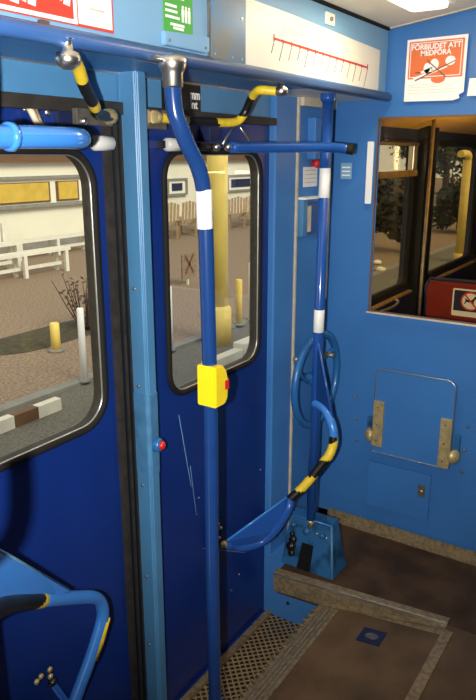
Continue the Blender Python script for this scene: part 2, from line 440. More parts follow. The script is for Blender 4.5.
# ------------------------------------------------------------------ door post with push button
pz0, pz1 = -.28, 1.80
po = empty('door_post', (1.41, 1.26, -.28), label='sky blue painted post standing between the two folding door leaves', cat='post')
prism('post_body', [(1.378, 1.268), (1.378, 1.262), (1.366, 1.202), (1.372, 1.196), (1.408, 1.199), (1.44, 1.262), (1.44, 1.268)], 2, pz0, pz1, 'post', po, .003)
prism('reinforcement_patch', [(1.3762, 1.262), (1.3640, 1.202), (1.371, 1.194), (1.409, 1.197), (1.424, 1.225), (1.39, 1.25)], 2, .70, .95, 'patch', po, .002)
for zz in (.66, .97, 1.25, .35, .1): lathe('screw', (1.3726, 1.235, zz), [(.005, -.004), (.005, .002), (0, .003)], 'steel', po, axis=(-1, -.15, 0), seg=10)
pb = empty('push_button', (1.445, 1.19, .768), label='small red push button in a round blue collar on the door post', cat='button')
lathe('collar', (1.394, 1.197, .792), [(.021, -.008), (.021, .014), (.017, .018), (.0145, .018), (.0145, .01)], 'wheel', pb, axis=(.25, -1, 0))
lathe('button', (1.394, 1.197, .792), [(.013, .0), (.013, .022), (.009, .028), (0, .029)], 'red', pb, axis=(.25, -1, 0))

# ------------------------------------------------------------------ overhead header
hd = st(empty('wall_header', (1.0, 1.03, 1.9)))
box('header_face', (-1.6, 1.028, 1.812), (EX, 1.045, 2.045), 'header', hd)
box('header_underside', (-1.6, 1.045, 1.800), (2.02, 1.27, 1.812), 'wall', hd)
box('header_underside', (2.02, 1.045, 1.800), (EX, 1.27, 1.812), 'cream', hd)
box('underside_bead', (-1.6, 1.258, 1.796), (2.295, 1.271, 1.8005), 'alu', hd)
box('header_joint', (1.437, 1.022, 1.815), (1.441, 1.03, 2.045), 'steel', hd)
box('header_lip', (-1.6, 1.000, 1.797), (EX, 1.046, 1.812), 'pole', hd)
tb = tube('header_rail', [(-1.5, 1.006, 1.806), (2.55, 1.006, 1.806)], .016, 'railpale', None, 20, smooth=False)
tag(tb, 'long blue rail running under the overhead panel', 'rail')

def sign(name, label, cat, plane, d, outline, m='paper'):
    o = empty(name, (0, 0, 0), label=label, cat=cat)
    sheet('backing', [outline], .002, plane, d, m, o)
    return o
HY = 1.028
# red and white notice at left
s = sign('notice', 'red notice with white border beside a white field, above the first door', 'sign', 'S', HY, [(.55, 1.835), (1.112, 1.835), (1.112, 1.98), (.55, 1.98)], 'signred')
sheet('white_border', [[(.553, 1.8375), (1.012, 1.8375), (1.012, 1.977), (.553, 1.977)], [(.56, 1.845), (.56, 1.97), (1.004, 1.97), (1.004, 1.845)]], .001, 'S', HY-.002, 'paper', s)
sheet('white_field', [[(1.016, 1.840), (1.107, 1.840), (1.107, 1.975), (1.016, 1.975)]], .001, 'S', HY-.002, 'paper', s)
for i, (u, w, h0) in enumerate(((.835, .018, 1.858), (.857, .022, 1.853), (.883, .010, 1.858), (.896, .02, 1.855), (.965, .012, 1.874), (.98, .018, 1.868), (.775, .03, 1.856))):
    prism('white_letter', [(u, h0), (u+w*.8, h0-.002), (u+w, h0+.02), (u+w*.6, h0+.024), (u+w*.5, h0+.012), (u+.1*w, h0+.018)], 1, HY-.0035, HY-.002, 'paper', s)
sheet('faint_mark', [[(1.045, 1.868), (1.085, 1.868), (1.085, 1.872), (1.045, 1.872)]], .0006, 'S', HY-.003, 'beige', s)
# glue residue mark
mk = sheet('tape_residue', [[(.915, 1.822), (.943, 1.823), (.945, 1.834), (.93, 1.8345), (.917, 1.833)]], .0006, 'S', HY, 'steel')
tag(mk, 'small dark glue mark just under the red notice', 'mark')
# green notice
s = sign('notice', 'green notice with white lines and three small figures above the post', 'sign', 'S', HY, rrect(1.272, 1.861, 1.377, 1.975, .006, 3), 'green')
bm = bmesh.new()
for (a, b, z) in ((1.29, 1.345, 1.938), (1.278, 1.318, 1.917), (1.278, 1.32, 1.906), (1.278, 1.328, 1.894), (1.295, 1.345, 1.880), (1.305, 1.342, 1.873)):
    hgt = .008 if z > 1.93 else .0045
    addbox(bm, (a, HY-.003, z-hgt/2-.001), (b, HY-.002, z+hgt/2))
bmobj('white_lines', bm, 'paper', s)
bm = bmesh.new()
for u in (1.340, 1.352, 1.364):
    addlathe(bm, (u, HY-.002, 1.919), [(.0035, 0), (.0035, .001)], (0, -1, 0), 10)
    addbox(bm, (u-.0042, HY-.003, 1.900), (u+.0042, HY-.002, 1.915))
    addbox(bm, (u-.0035, HY-.003, 1.888), (u-.0005, HY-.002, 1.901)); addbox(bm, (u+.0005, HY-.003, 1.888), (u+.0035, HY-.002, 1.901))
bmobj('white_figures', bm, 'paper', s)
fp = empty('cover_flap', (1.35, 1.02, 1.83), label='small hinged blue flap under the green notice', cat='flap')
prism('flap', [(1.262, 1.832), (1.422, 1.832), (1.428, 1.838), (1.428, 1.868), (1.262, 1.860)], 1, 1.014, 1.028, 'header', fp, .002)
for xx in (1.275, 1.41): lathe('screw', (xx, 1.014, 1.842), [(.003, 0), (.003, .002)], 'steel', fp, axis=(0, -1, 0), seg=10)
sc = empty('service_panel', (1.52, 1.02, 1.9), label='scratched grey blue metal panel between the green notice and the line map', cat='panel')
box('panel_plate', (1.444, 1.019, 1.822), (1.594, 1.028, 2.035), 'scratched', sc, .002)
for xx, zz in ((1.575, 1.835), (1.575, 1.93), (1.455, 1.835), (1.455, 2.02), (1.53, 1.835)): lathe('screw', (xx, 1.019, zz), [(.003, 0), (.003, .002)], 'chrome', sc, axis=(0, -1, 0), seg=10)
# route map
s = sign('route_map', 'long cream line map with a red route line on the overhead panel', 'map', 'S', HY, [(1.598, 1.822), (2.505, 1.822), (2.505, 1.963), (1.836, 1.982), (1.598, 1.985)], 'cream')
bm = bmesh.new(); addprism(bm, [(1.745, 1.9095), (2.40, 1.898), (2.40, 1.892), (1.745, 1.9035)], 1, HY-.0034, HY-.002)
for i in range(14):
    u = 1.747+i*.0500; zz = 1.906-i*.0009; addbox(bm, (u-.002, HY-.0034, zz-.008), (u+.002, HY-.002, zz+(.012 if i in (0, 13) else .005)))
bmobj('red_route_line', bm, 'signred', s)
bm = bmesh.new()
bm.free()
for i in range(14):
    u = 1.745+i*.0500; zz = 1.896-i*.0009; L = .028 + .014*((i*5) % 3)/2 + (.012 if i > 10 else 0)
    prism('stop_name', [(u, zz), (u+.003, zz), (u+.003-L*.45, zz-L), (u-L*.45, zz-L)], 1, HY-.0032, HY-.002, 'printgrey', s)
bm = bmesh.new()
for i in range(14):
    u = 1.80+i*.024; addbox(bm, (u, HY-.003, 1.936), (u+.013, HY-.002, 1.9385))
bmobj('faint_heading', bm, 'beige', s)
sw = empty('wall_switch', (2.06, 1.02, 2.0), label='small cream switch on the blue strip above the line map', cat='switch')
box('switch_plate', (2.055, 1.021, 1.987), (2.115, 1.028, 2.022), 'cream', sw, .003)
lathe('switch_knob', (2.085, 1.021, 2.004), [(.007, 0), (.006, .006), (0, .007)], 'steel', sw, axis=(0, -1, 0))

# black sign behind the pole
s = sign('door_notice', 'black sign with white lettering half hidden behind the curved pole top', 'sign', 'S', 1.27, [(1.555, 1.722), (1.735, 1.722), (1.735, 1.803), (1.555, 1.803)], 'black')
text('lettering', 'Lä', 1.590, 1.770, .036, 'S', 1.2675, 'paper', s, 1.0, 0, .03)
text('lettering', 'mm', 1.706, 1.768, .036, 'S', 1.2675, 'paper', s, .9, 0, .03)
text('lettering', 'int', 1.700, 1.741, .034, 'S', 1.2675, 'paper', s, 1.0, 0, .02)
# (only the letters either side of the pole can be read)

# ceiling lamp
cl = empty('ceiling_lamp', (2.1, .82, 2.06), label='warm glowing lamp with rounded cover on the cream ceiling', cat='lamp')
o = box('lamp_cover', (1.75, .745, 2.050), (2.38, .875, 2.090), 'lamp', cl, .018)
o = box('lamp_base', (1.73, .735, 2.068), (2.40, .885, 2.095), 'white', cl, .004)

# ------------------------------------------------------------------ poles
def floor_flange(parent, x, y, z, m='chrome', r=.032):
    lathe('floor_flange', (x, y, z), [(r, 0), (r, .006), (.023, .02), (.022, .03)], m, parent)
mp = empty('grab_pole', (1.345, .96, -.05), label='blue vertical pole curved at its top with one white band and a yellow button box', cat='pole')
tube('pole_tube', [(1.338, .955, -.055), (1.337, .96, .5), (1.338, .96, .95), (1.330, .96, 1.30), (1.325, .96, 1.46), (1.318, .96, 1.53), (1.297, .96, 1.578), (1.262, .962, 1.625), (1.240, .965, 1.665), (1.230, .97, 1.70), (1.228, .975, 1.80)], .0187, 'pole', mp, 24, 8)
lathe('chrome_collar', (1.230, .972, 1.738), [(.0195, 0), (.0225, .004), (.0225, .03), (.026, .036), (.030, .046), (.030, .058), (.024, .064)], 'chrome', mp)
box('collar_bracket', (1.18, .975, 1.792), (1.27, 1.03, 1.800), 'chrome', mp, .002)
lathe('white_band', (1.3235, .96, 1.432), [(.0192, 0), (.0195, .001), (.0195, .090), (.0192, .091)], 'white', mp, axis=(-.03, 0, 1))
lathe('foot_sleeve', (1.338, .955, -.055), [(.0215, 0), (.0215, .11), (.019, .114)], 'rail', mp)
yb = empty('stop_button_box', (1.345, .945, 1.03), label='bright yellow box with a red button on the blue pole', cat='button')
yb.location = (1.345, .945, 1.03)
bm = bmesh.new()
# profile in the (X, Z) plane extruded in Y: a wedge that bulges towards the door side
addprism(bm, [(1.3130, .985), (1.356, .985), (1.368, 1.000), (1.372, 1.045), (1.362, 1.076), (1.346, 1.092), (1.3130, 1.092)], 1, .926, .984)
bmesh.ops.bevel(bm, geom=list(bm.edges), offset=.003, segments=2, affect='EDGES', clamp_overlap=True)
bmobj('box_shell', bm, 'yellow', yb)
prism('red_button', [(1.352, 1.022), (1.3735, 1.022), (1.3735, 1.050), (1.352, 1.050)], 1, .9245, .953, 'red', yb, .002)

RX, RY = 2.20, 1.09
rp = empty('grab_pole', (RX, RY, .2), label='straight blue pole with two white bands standing on the tilted worn blue plate', cat='pole')
tube('pole_tube', [(RX, RY, .195), (RX+.024, RY, 1.80)], .0185, 'rail', rp, 24, smooth=False)
lathe('top_collar', (RX+.024, RY, 1.775), [(.022, 0), (.026, .006), (.026, .025)], 'rail', rp)
lathe('foot_stud', (RX, RY, .155), [(.010, 0), (.010, .02), (.014, .022), (.014, .034), (.009, .036), (.009, .046)], 'brass', rp)
for z0, z1 in ((1.455, 1.555), (.968, 1.052)):
    lathe('white_band', (RX+.024*(z0-.2)/1.6, RY, z0), [(.0188, 0), (.0196, .001), (.0196, z1-z0), (.0188, z1-z0+.001)], 'white', rp, axis=(.015, 0, 1))

# mount plate under the right pole
mt = empty('pole_mount_plate', (2.15, 1.07, .02), label='tilted worn blue plate with bolts carrying the pole, behind the metal ledge', cat='mount')
bm = bmesh.new()
addprism(bm, [(2.135, .0), (2.205, .185), (2.26, .195), (2.26, .0)], 1, .955, 1.185)
for v in bm.verts:
    if v.co.z > .1 and v.co.y < 1: v.co.y += .045
bmobj('plate_body', bm, 'plate', mt)
tube('light_edge', [(2.13, .955, .005), (2.203, 1.0, .188)], .006, 'patch', mt, 8, smooth=False)
tube('top_edge', [(2.206, 1.0, .187), (2.206, 1.18, .187)], .0035, 'barlight', mt, 8, smooth=False)
ax = Vector((-.93, 0, .37))
def onplate(yy, zz): zz -= .032; return (2.135+zz*.355, yy, zz)
for yy, zz, r in ((1.160, .185, .011), (1.10, .176, .016), (1.03, .178, .012)):
    lathe('bolt', onplate(yy, zz), [(r, -.003), (r, .006), (r*.5, .012), (0, .012)], 'plate', mt, axis=ax, seg=12)
lathe('bolt', onplate(1.055, .178), [(.006, -.003), (.006, .004), (0, .006)], 'chrome', mt, axis=ax, seg=10)
lathe('bolt', onplate(1.012, .172), [(.006, -.003), (.006, .004), (0, .006)], 'chrome', mt, axis=ax, seg=10)
lk = bmesh.new()
for yy, zz, r, h in ((1.150, .130, .016, .012), (1.152, .105, .018, .016), (1.146, .080, .014, .012), (1.158, .15, .01, .01)):
    addlathe(lk, onplate(yy, zz), [(r, -.003), (r, h), (r*.5, h+.004), (0, h+.004)], ax, 12)
bmobj('greasy_latch', lk, 'black', mt)
lathe('latch_screw', onplate(1.148, .108), [(.005, .01), (.005, .019), (0, .021)], 'chrome', mt, axis=ax, seg=10)
pp = bmesh.new(); q = [onplate(1.115, .03), onplate(1.055, .03), onplate(1.06, .13), onplate(1.11, .13)]
vs = [pp.verts.new(Vector(p)+ax*.0012) for p in q]; vs2 = [pp.verts.new(Vector(p)-ax*.004) for p in q]
pp.faces.new(vs); pp.faces.new(vs2[::-1])
for i in range(4): pp.faces.new((vs[i], vs2[i], vs2[(i+1) % 4], vs[(i+1) % 4]))
bmobj('dark_slot', pp, 'black', mt)

# ------------------------------------------------------------------ hand rail from right pole to leaf 2
hr = empty('door_handrail', (2.1, 1.05, .25), label='curved blue handrail with yellow and black tape linking the banded pole to the second door', cat='handrail')
tube('rail_tube', [(2.20, 1.09, .690), (2.185, 1.06, .690), (2.168, 1.028, .682), (2.15, .998, .655), (2.142, .982, .625), (2.138, .977, .60)], .0165, 'barlight', hr, 18)
lathe('joint_sleeve', (2.138, .977, .60), [(.0178, 0), (.0178, -.03), (.016, -.035)], 'barlight', hr)
bm = bmesh.new()
addtube(bm, smooth_path([(2.138, .977, .603), (2.13, .976, .565), (2.115, .984, .53), (2.10, 1.002, .499), (2.06, 1.045, .423), (2.02, 1.090, .363)], 10), .0172, 18, mf=hazard(.15, .22, .5, .035))
bmobj('hazard_tape', bm, ['tapey', 'tapek'], hr)
tube('rail_tube', [(2.02, 1.090, .365), (2.00, 1.085, .335), (1.96, 1.118, .252), (1.925, 1.158, .207), (1.87, 1.193, .203), (1.84, 1.217, .213), (1.80, 1.225, .238)], lambda s: .0165-.003*s, 'rail', hr, 16)
# upper gusset plate between pole and elbow
def slab(name, pts, th, m, parent):
    pts = [Vector(p) for p in pts]; n = (pts[1]-pts[0]).cross(pts[2]-pts[0]).normalized()*th/2
    bm = bmesh.new(); A = [bm.verts.new(p+n) for p in pts]; B = [bm.verts.new(p-n) for p in pts]
    bm.faces.new(A); bm.faces.new(B[::-1]); k = len(pts)
    for i in range(k): bm.faces.new((A[i], B[i], B[(i+1) % k], A[(i+1) % k]))
    return bmobj(name, bm, m, parent)
slab('gusset', [(2.20, 1.09, .93), (2.150, .990, .64), (2.168, 1.028, .68), (2.20, 1.09, .69)], .006, 'pole', hr)
tube('gusset_edge', [(2.20, 1.085, .935), (2.146, .978, .63)], .0045, 'rail', hr, 8, smooth=False)
# lower triangular gusset towards the door leaf
slab('gusset', [(2.02, 1.10, .370), (1.80, 1.225, .255), (1.84, 1.217, .218), (1.87, 1.193, .206), (1.925, 1.158, .21), (1.96, 1.118, .255)], .006, 'rail', hr)
tube('gusset_edge', [(2.02, 1.10, .372), (1.80, 1.225, .258)], .0045, 'barlight', hr, 8, smooth=False)
lathe('ball_joint', (1.782, 1.228, .250), [(.004, -.014), (.012, -.009), (.014, 0), (.012, .009), (.004, .014)], 'brass', hr, axis=(1, 0, 0), seg=14)
for p in ((1.775, 1.247, .275), (1.768, 1.247, .335), (1.785, 1.247, .31)):
    lathe('bolt', p, [(.007, 0), (.007, .008), (0, .012)], 'brass', hr, axis=(0, -1, 0), seg=10)
box('leaf_bracket', (1.745, 1.247, .235), (1.798, 1.262, .350), 'black', hr, .003)

# ------------------------------------------------------------------ left pole, rail and handrail (the mirror of the right ones)
lp = empty('grab_pole', (.64, .96, -.05), label='blue pole at the near end of the first door behind the near handrail', cat='pole')
tube('pole_tube', [(.61, .955, -.055), (.615, .955, 1.0), (.64, .955, 1.35), (.69, .96, 1.55), (.725, .965, 1.68), (.735, .97, 1.80)], .0187, 'pole', lp, 20)
tube('unseen_shadow_loop', [(.64, .955, 1.40), (.50, .75, 1.44), (.40, .615, 1.38), (.398, .603, 1.33), (.408, .603, 1.29), (.409, .603, 1.248), (.402, .603, 1.203), (.382, .603, 1.178), (.355, .62, 1.165), (.45, .75, 1.12), (.61, .955, 1.06)], .0135, 'barlight', lp, 16)  # unseen tube added beside the pole, bent to cast the looped door shadow
lr = empty('door_handrail', (.8, 1.05, .3), label='near blue handrail with black and yellow tape fixed low on the first door', cat='handrail')
tube('rail_tube', [(.60, .955, 1.00), (.585, .925, .99), (.565, .90, .95), (.555, .895, .89), (.58, .91, .845)], .017, 'barlight', lr, 18)
bm = bmesh.new()
addtube(bm, smooth_path([(.56, .897, .862), (.60, .92, .832), (.67, .96, .791), (.735, 1.0, .742), (.79, 1.026, .703), (.822, 1.042, .680)], 10), .0178, 18, mf=lambda s, a: 0 if s > .300+.030*math.cos(2*PI*(a-.15)) else 1)
bmobj('hazard_tape', bm, ['tapey', 'tapek'], lr)
tube('rail_tube', [(.822, 1.042, .680), (.885, 1.06, .637), (.955, 1.08, .590), (1.005, 1.092, .556), (1.040, 1.102, .523), (1.058, 1.108, .485), (1.062, 1.115, .445), (1.050, 1.132, .375), (1.035, 1.15, .307), (1.008, 1.18, .20), (.98, 1.21, .075)], .0165, 'barlight', lr, 20)
slab('gusset', [(.719, 1.0, .858), (.915, 1.062, .640), (.84, 1.045, .675), (.735, 1.0, .745), (.66, .965, .80), (.60, .94, .84), (.60, .94, .98)], .006, 'barlight', lr)
tube('gusset_edge', [(.60, .94, .985), (.719, 1.0, .860), (.915, 1.064, .640)], .004, 'header', lr, 8, smooth=False)
bm = bmesh.new()
addtube(bm, [(1.067, 1.113, .445), (1.0555, 1.129, .375), (1.045, 1.143, .325)], .0160, 14, mf=hazard(.07, .5, .45, .015))
bmobj('hazard_tape', bm, ['tapey', 'tapek'], lr)
tube('lower_arm', [(.99, 1.245, .235), (1.0, 1.215, .19), (1.01, 1.195, .14), (1.0, 1.19, .06)], .010, 'rail', lr, 12)
for p in ((.985, 1.246, .262), (.985, 1.246, .284), (.955, 1.246, .284), (.94, 1.246, .278)):
    lathe('bolt', p, [(.008, 0), (.008, .006), (0, .010)], 'brass', lr, axis=(0, -1, 0), seg=10)
lathe('ball_joint', (.99, 1.246, .238), [(.012, -.004), (.014, .006), (0, .016)], 'black', lr, axis=(0, -1, 0), seg=12)

b1 = empty('door_bar', (.85, .97, 1.63), label='thick pale blue horizontal bar across the top of the first door window', cat='bar')
tube('bar_tube', [(.64, .955, 1.627), (.78, .958, 1.629), (.90, .968, 1.630), (.955, .985, 1.630), (.992, 1.015, 1.630), (1.003, 1.045, 1.630)], .0192, 'barlight', b1, 22)
lathe('bar_collar', (.770, .957, 1.629), [(.0192, 0), (.0235, .001), (.0235, .012), (.0192, .013)], 'barlight', b1, axis=(1, 0, 0))
tube('rubber_end', [(1.003, 1.045, 1.630), (1.020, 1.075, 1.628), (1.06, 1.12, 1.624), (1.16, 1.20, 1.622), (1.22, 1.245, 1.622)], lambda s: .0185-.007*s, 'rubber', b1, 16)

b2 = empty('door_bar', (2.0, 1.12, 1.62), label='slim blue horizontal bar passing in front of the banded pole with a black end', cat='bar')
tube('bar_tube', [(1.765, 1.18, 1.622), (1.9, 1.145, 1.623), (2.1, 1.075, 1.624), (2.19, 1.045, 1.624), (2.222, 1.030, 1.622), (2.233, 1.018, 1.620)], .0165, 'rail', b2, 20)
tube('rubber_end', [(2.233, 1.018, 1.620), (2.240, 1.004, 1.618), (2.242, .996, 1.617)], .0175, 'rubber', b2, 16)
for xx, yy in ((1.758, 1.186), (1.725, 1.205)):
    lathe('chrome_ball', (xx, yy, 1.623), [(.004, -.012), (.011, -.007), (.0125, 0), (.011, .007), (.004, .012)], 'chrome', b2, axis=(1, -.4, 0), seg=14)
box('ball_bracket', (1.66, 1.215, 1.612), (1.735, 1.25, 1.634), 'black', b2, .003)

# ------------------------------------------------------------------ yellow and black drive levers
a1 = empty('drive_lever', (1.05, 1.05, 1.74), label='slanting yellow and black lever hanging from a chrome ball above the first door', cat='lever')
lathe('ball_mount', (.957, 1.0, 1.752), [(.010, -.0), (.021, .008), (.024, .018), (.021, .028), (.012, .032), (.009, .05), (.014, .052)], 'chrome', a1)
tube('lever_tube', [(.965, 1.0, 1.770), (1.000, 1.02, 1.762), (1.054, 1.06, 1.735), (1.10, 1.09, 1.715), (1.143, 1.12, 1.700), (1.17, 1.145, 1.692), (1.205, 1.165, 1.688), (1.285, 1.205, 1.688)], .0128, ['tapey', 'tapek'], a1, 16,
     mf=lambda s, a: 0 if s < .085 or .185 < s < .225 else 1)
lathe('end_knuckle', (1.235, 1.182, 1.689), [(.011, 0), (.0145, .004), (.0145, .03), (.018, .034), (.018, .055), (.010, .06)], 'brass', a1, axis=(.9, .44, 0))
box('end_bracket', (1.18, 1.215, 1.668), (1.30, 1.232, 1.705), 'steel', a1, .003)
for xx in (1.200, 1.285): lathe('bolt', (xx, 1.216, 1.676), [(.009, 0), (.009, .006), (0, .010)], 'chrome', a1, axis=(0, -1, 0), seg=12)
a2 = empty('drive_lever', (1.65, 1.16, 1.72), label='bent yellow and black lever running behind the curved pole top to the overhead rail', cat='lever')
tube('lever_tube', [(1.453, 1.2, 1.695), (1.52, 1.195, 1.692), (1.577, 1.19, 1.690), (1.68, 1.178, 1.690), (1.738, 1.17, 1.691), (1.772, 1.162, 1.696), (1.789, 1.153, 1.712), (1.793, 1.14, 1.735), (1.775, 1.115, 1.758), (1.757, 1.09, 1.771), (1.745, 1.066, 1.776), (1.755, 1.040, 1.774), (1.764, 1.025, 1.772)], .0125, ['tapey', 'tapek'], a2, 16,
     mf=lambda s, a: 0 if s < .11 or .225 < s+.012*math.cos(2*PI*a) < .345 or s > .425 else 1)
lathe('ball_mount', (1.768, 1.012, 1.758), [(.010, 0), (.018, .006), (.020, .014), (.018, .022), (.010, .026), (.010, .04)], 'chrome', a2)
lathe('end_knuckle', (1.435, 1.2, 1.695), [(.016, 0), (.016, .02), (.012, .024), (.012, .03)], 'brass', a2, axis=(1, 0, 0))
box('end_bracket', (1.42, 1.21, 1.665), (1.50, 1.226, 1.715), 'steel', a2, .003)

# ------------------------------------------------------------------ recessed end panel: boxes, notice, hand wheel
c = empty('control_box', (2.45, 1.23, 1.66), label='small flat blue box high in the recess behind the banded pole', cat='box')
box('box_body', (2.385, 1.215, 1.585), (2.50, 1.25, 1.735), 'wall', c, .004)
for zz in (1.62, 1.70): lathe('screw', (2.40, 1.2155, zz), [(.004, 0), (.004, .002)], 'steel', c, axis=(0, -1, 0), seg=10)
rk = empty('signal_knob', (2.44, 1.23, 1.58), label='little red knob just under the flat blue box', cat='knob')
lathe('knob', (2.435, 1.25, 1.568), [(.012, 0), (.012, .012), (.016, .016), (.016, .026), (0, .030)], 'red', rk, axis=(0, -1, 0))
n = sign('notice', 'small white notice with faint red lines left of the banded pole', 'sign', 'S', 1.25, [(2.362, 1.482), (2.475, 1.482), (2.475, 1.556), (2.362, 1.556)])
bm = bmesh.new()
for zz in (1.545, 1.53, 1.515, 1.50): addbox(bm, (2.372, 1.2472, zz-.003), (2.465, 1.248, zz))
bmobj('faint_lines', bm, 'beige', n)
g = empty('gauge_box', (2.38, 1.24, 1.37), label='open blue box with cream inserts beside the banded pole at mid height', cat='box')
box('box_side', (2.318, 1.222, 1.300), (2.352, 1.25, 1.440), 'post', g, .002)
box('box_top', (2.318, 1.212, 1.438), (2.44, 1.25, 1.447), 'paper', g, .001)
box('back_plate', (2.352, 1.234, 1.300), (2.545, 1.25, 1.425), 'pole', g, .002)
box('cream_insert', (2.364, 1.230, 1.312), (2.400, 1.2345, 1.412), 'beige', g, .002)
box('cream_insert', (2.490, 1.230, 1.312), (2.53, 1.2345, 1.412), 'beige', g, .002)

hwl = empty('hand_wheel', (2.363, 1.16, .73), label='large spoked blue hand wheel behind the banded pole', cat='wheel')
WC = Vector((2.363, 1.165, .725)); WR = .188
tube('rim', [(WC.x+WR*math.cos(a), WC.y, WC.z+WR*math.sin(a)) for a in [2*PI*i/48 for i in range(48)]], .0145, 'wheel', hwl, 14, closed=True, smooth=False)
for i in range(3):
    a = 2*PI*i/3+.55
    d = Vector((math.cos(a), 0, math.sin(a))); p = Vector((-math.sin(a), 0, math.cos(a)))
    tube('spoke', [WC+Vector((0, .02, 0)), WC+d*.06+p*.02+Vector((0, .016, 0)), WC+d*.125+p*.018+Vector((0, .006, 0)), WC+d*WR], .0085, 'wheel', hwl, 10)
lathe('hub', (WC.x, WC.y-.012, WC.z), [(.010, 0), (.022, .006), (.026, .02), (.026, .05), (.018, .056), (.018, .086)], 'wheel', hwl, axis=(0, 1, 0))
lathe('hub_nut', (WC.x, WC.y-.024, WC.z), [(.012, 0), (.012, .014)], 'brass', hwl, axis=(0, 1, 0), seg=6)
tube('crank_knob', [WC+Vector((.07, -.0, .09)), WC+Vector((.07, -.04, .09))], .010, 'steel', hwl, 12, smooth=False)
lv = empty('brake_pawl', (2.32, 1.24, .83), label='thin brass pawl pointing up behind the hand wheel rim', cat='lever')
tube('pawl_bar', [(2.30, 1.225, .815), (2.345, 1.225, .835), (2.395, 1.222, .850)], .005, 'brass', lv, 8)
lathe('pawl_pivot', (2.303, 1.24, .816), [(.008, 0), (.008, .02)], 'brass', lv, axis=(0, -1, 0), seg=12)

# ------------------------------------------------------------------ end wall fittings
s = sign('notice', 'orange and white prohibition notice with bold heading above the end window', 'sign', 'E', EX, [(-.952, 1.790), (-.770, 1.788), (-.748, 1.795), (-.752, 1.806), (-.735, 1.815), (-.735, 2.003), (-.952, 2.000)])
sheet('orange_field', [rrect(-.943, 1.866, -.745, 1.992, .003, 2)], .0008, 'E', EX-.002, 'orange', s)
sheet('inner_border', [rrect(-.938, 1.871, -.752, 1.987, .002, 2), rrect(-.9355, 1.8735, -.7545, 1.9845, .002, 2)[::-1]], .0006, 'E', EX-.0028, 'paper', s)
text('heading', 'FÖRBJUDET ATT', -.845, 1.9715, .0245, 'E', EX-.0028, 'paper', s, .98, 0, .03)
text('heading', 'MEDFÖRA', -.845, 1.9505, .0245, 'E', EX-.0028, 'paper', s, .98, 0, .03)
def blob(c, rx, rz, n=14): return [(c[0]+rx*math.cos(2*PI*i/n), c[1]+rz*math.sin(2*PI*i/n)) for i in range(n)]
for q in (blob((-.873, 1.901), .012, .017), blob((-.847, 1.912), .016, .019), blob((-.790, 1.921), .018, .016), [(-.905, 1.886), (-.86, 1.880), (-.852, 1.905), (-.88, 1.895)], [(-.925, 1.870), (-.80, 1.905), (-.80, 1.900), (-.91, 1.862)]):
    sheet('white_picture', [q], .0009, 'E', EX-.0028, 'paper', s)
sheet('orange_picture', [blob((-.83, 1.862), .026, .014)], .0010, 'E', EX-.0021, 'orange', s)
for q in ([(-.915, 1.862), (-.772, 1.922), (-.771, 1.919), (-.914, 1.858)], [(-.872, 1.928), (-.800, 1.868), (-.803, 1.866), (-.874, 1.925)], [(-.915, 1.885), (-.895, 1.885), (-.895, 1.889), (-.915, 1.889)]):
    sheet('dark_cross', [q], .0012, 'E', EX-.0036, 'brown', s)
bm = bmesh.new()
for i, z in enumerate((1.846, 1.838, 1.828, 1.818)): addbox(bm, (EX-.0026, .765+.01*(i % 2), z-.0012), (EX-.002, .94, z))
bmobj('faint_lines', bm, 'beige', s)
s = sign('notice', 'plain white card on the end wall above the window at the picture edge', 'sign', 'E', EX, [(-.722, 1.800), (-.60, 1.800), (-.60, 1.858), (-.718, 1.858)])
s = sheet('label_strip', [rrect(-1.086, 1.415, -1.060, 1.650, .003, 2)], .004, 'E', EX, 'paper'); tag(s, 'upright white strip beside the end window frame', 'strip')
s = sign('small_plate', 'small pale blue plate with faint lines on the end wall beside the pole', 'plate', 'E', EX, rrect(-1.196, 1.508, -1.148, 1.570, .003, 2), 'header')
sheet('faint_lines', [[(-1.19, z), (-1.155, z), (-1.155, z+.005), (-1.19, z+.005)] for z in (1.52, 1.535, 1.55)], .0006, 'E', EX-.002, 'paper', s)

fs = empty('folding_seat', (EX, .83, .38), label='square blue folded seat panel with two brass brackets on the end wall', cat='seat')
sheet('seat_panel', [rrect(-.990, .381, -.660, .752, (.01, .01, .035, .025), 6)], .016, 'E', EX-.004, 'endwall', fs)
pts = [(EX-.0205, -u, v) for u, v in rrect(-.990, .381, -.660, .752, (.01, .01, .035, .025), 6)]
bm = bmesh.new(); addtube(bm, pts, .0028, 8, closed=True); bmobj('metal_edge', bm, 'alu', fs)
for (y0, y1, z0, z1) in ((.990, .945, .410, .612), (.706, .660, .385, .595)):
    box('brass_bracket', (EX-.030, y1, z0), (EX-.018, y0, z1), 'brass', fs, .002)
    for zz in (z0+.03, (z0+z1)/2, z1-.025): lathe('bracket_screw', (EX-.030, (y0+y1)/2+.003, zz), [(.0045, 0), (.0045, .002), (0, .003)], 'steel', fs, axis=(-1, 0, 0), seg=10)
for yy in (1.008, .640):
    bm = bmesh.new()
    addlathe(bm, (EX-.022, yy, .452 if yy > 1 else .440), [(.012, -.018), (.026, -.016), (.030, -.008), (.030, .002), (.024, .006), (.018, .012), (.010, .016), (0, .018)], (-.45, .75 if yy > 1 else -.75, 0), 18)
    bmobj('hinge_knob', bm, 'brass', fs)
    box('hinge_bracket', (EX-.014, yy-.012, .43), (EX, yy+.012, .53), 'plate', fs, .002)
ap = empty('access_panel', (EX, .87, .22), label='flat blue access panel with a little metal latch under the folded seat', cat='panel')
sheet('panel_plate', [[(-1.005, .115), (-.733, .118), (-.733, .325), (-1.005, .325)]], .0035, 'E', EX, 'endwall', ap)
box('latch', (EX-.008, .752, .222), (EX-.0035, .782, .275), 'steel', ap, .001)
lathe('latch_pin', (EX-.008, .767, .248), [(.006, 0), (.006, .004), (0, .005)], 'chrome', ap, axis=(-1, 0, 0), seg=10)

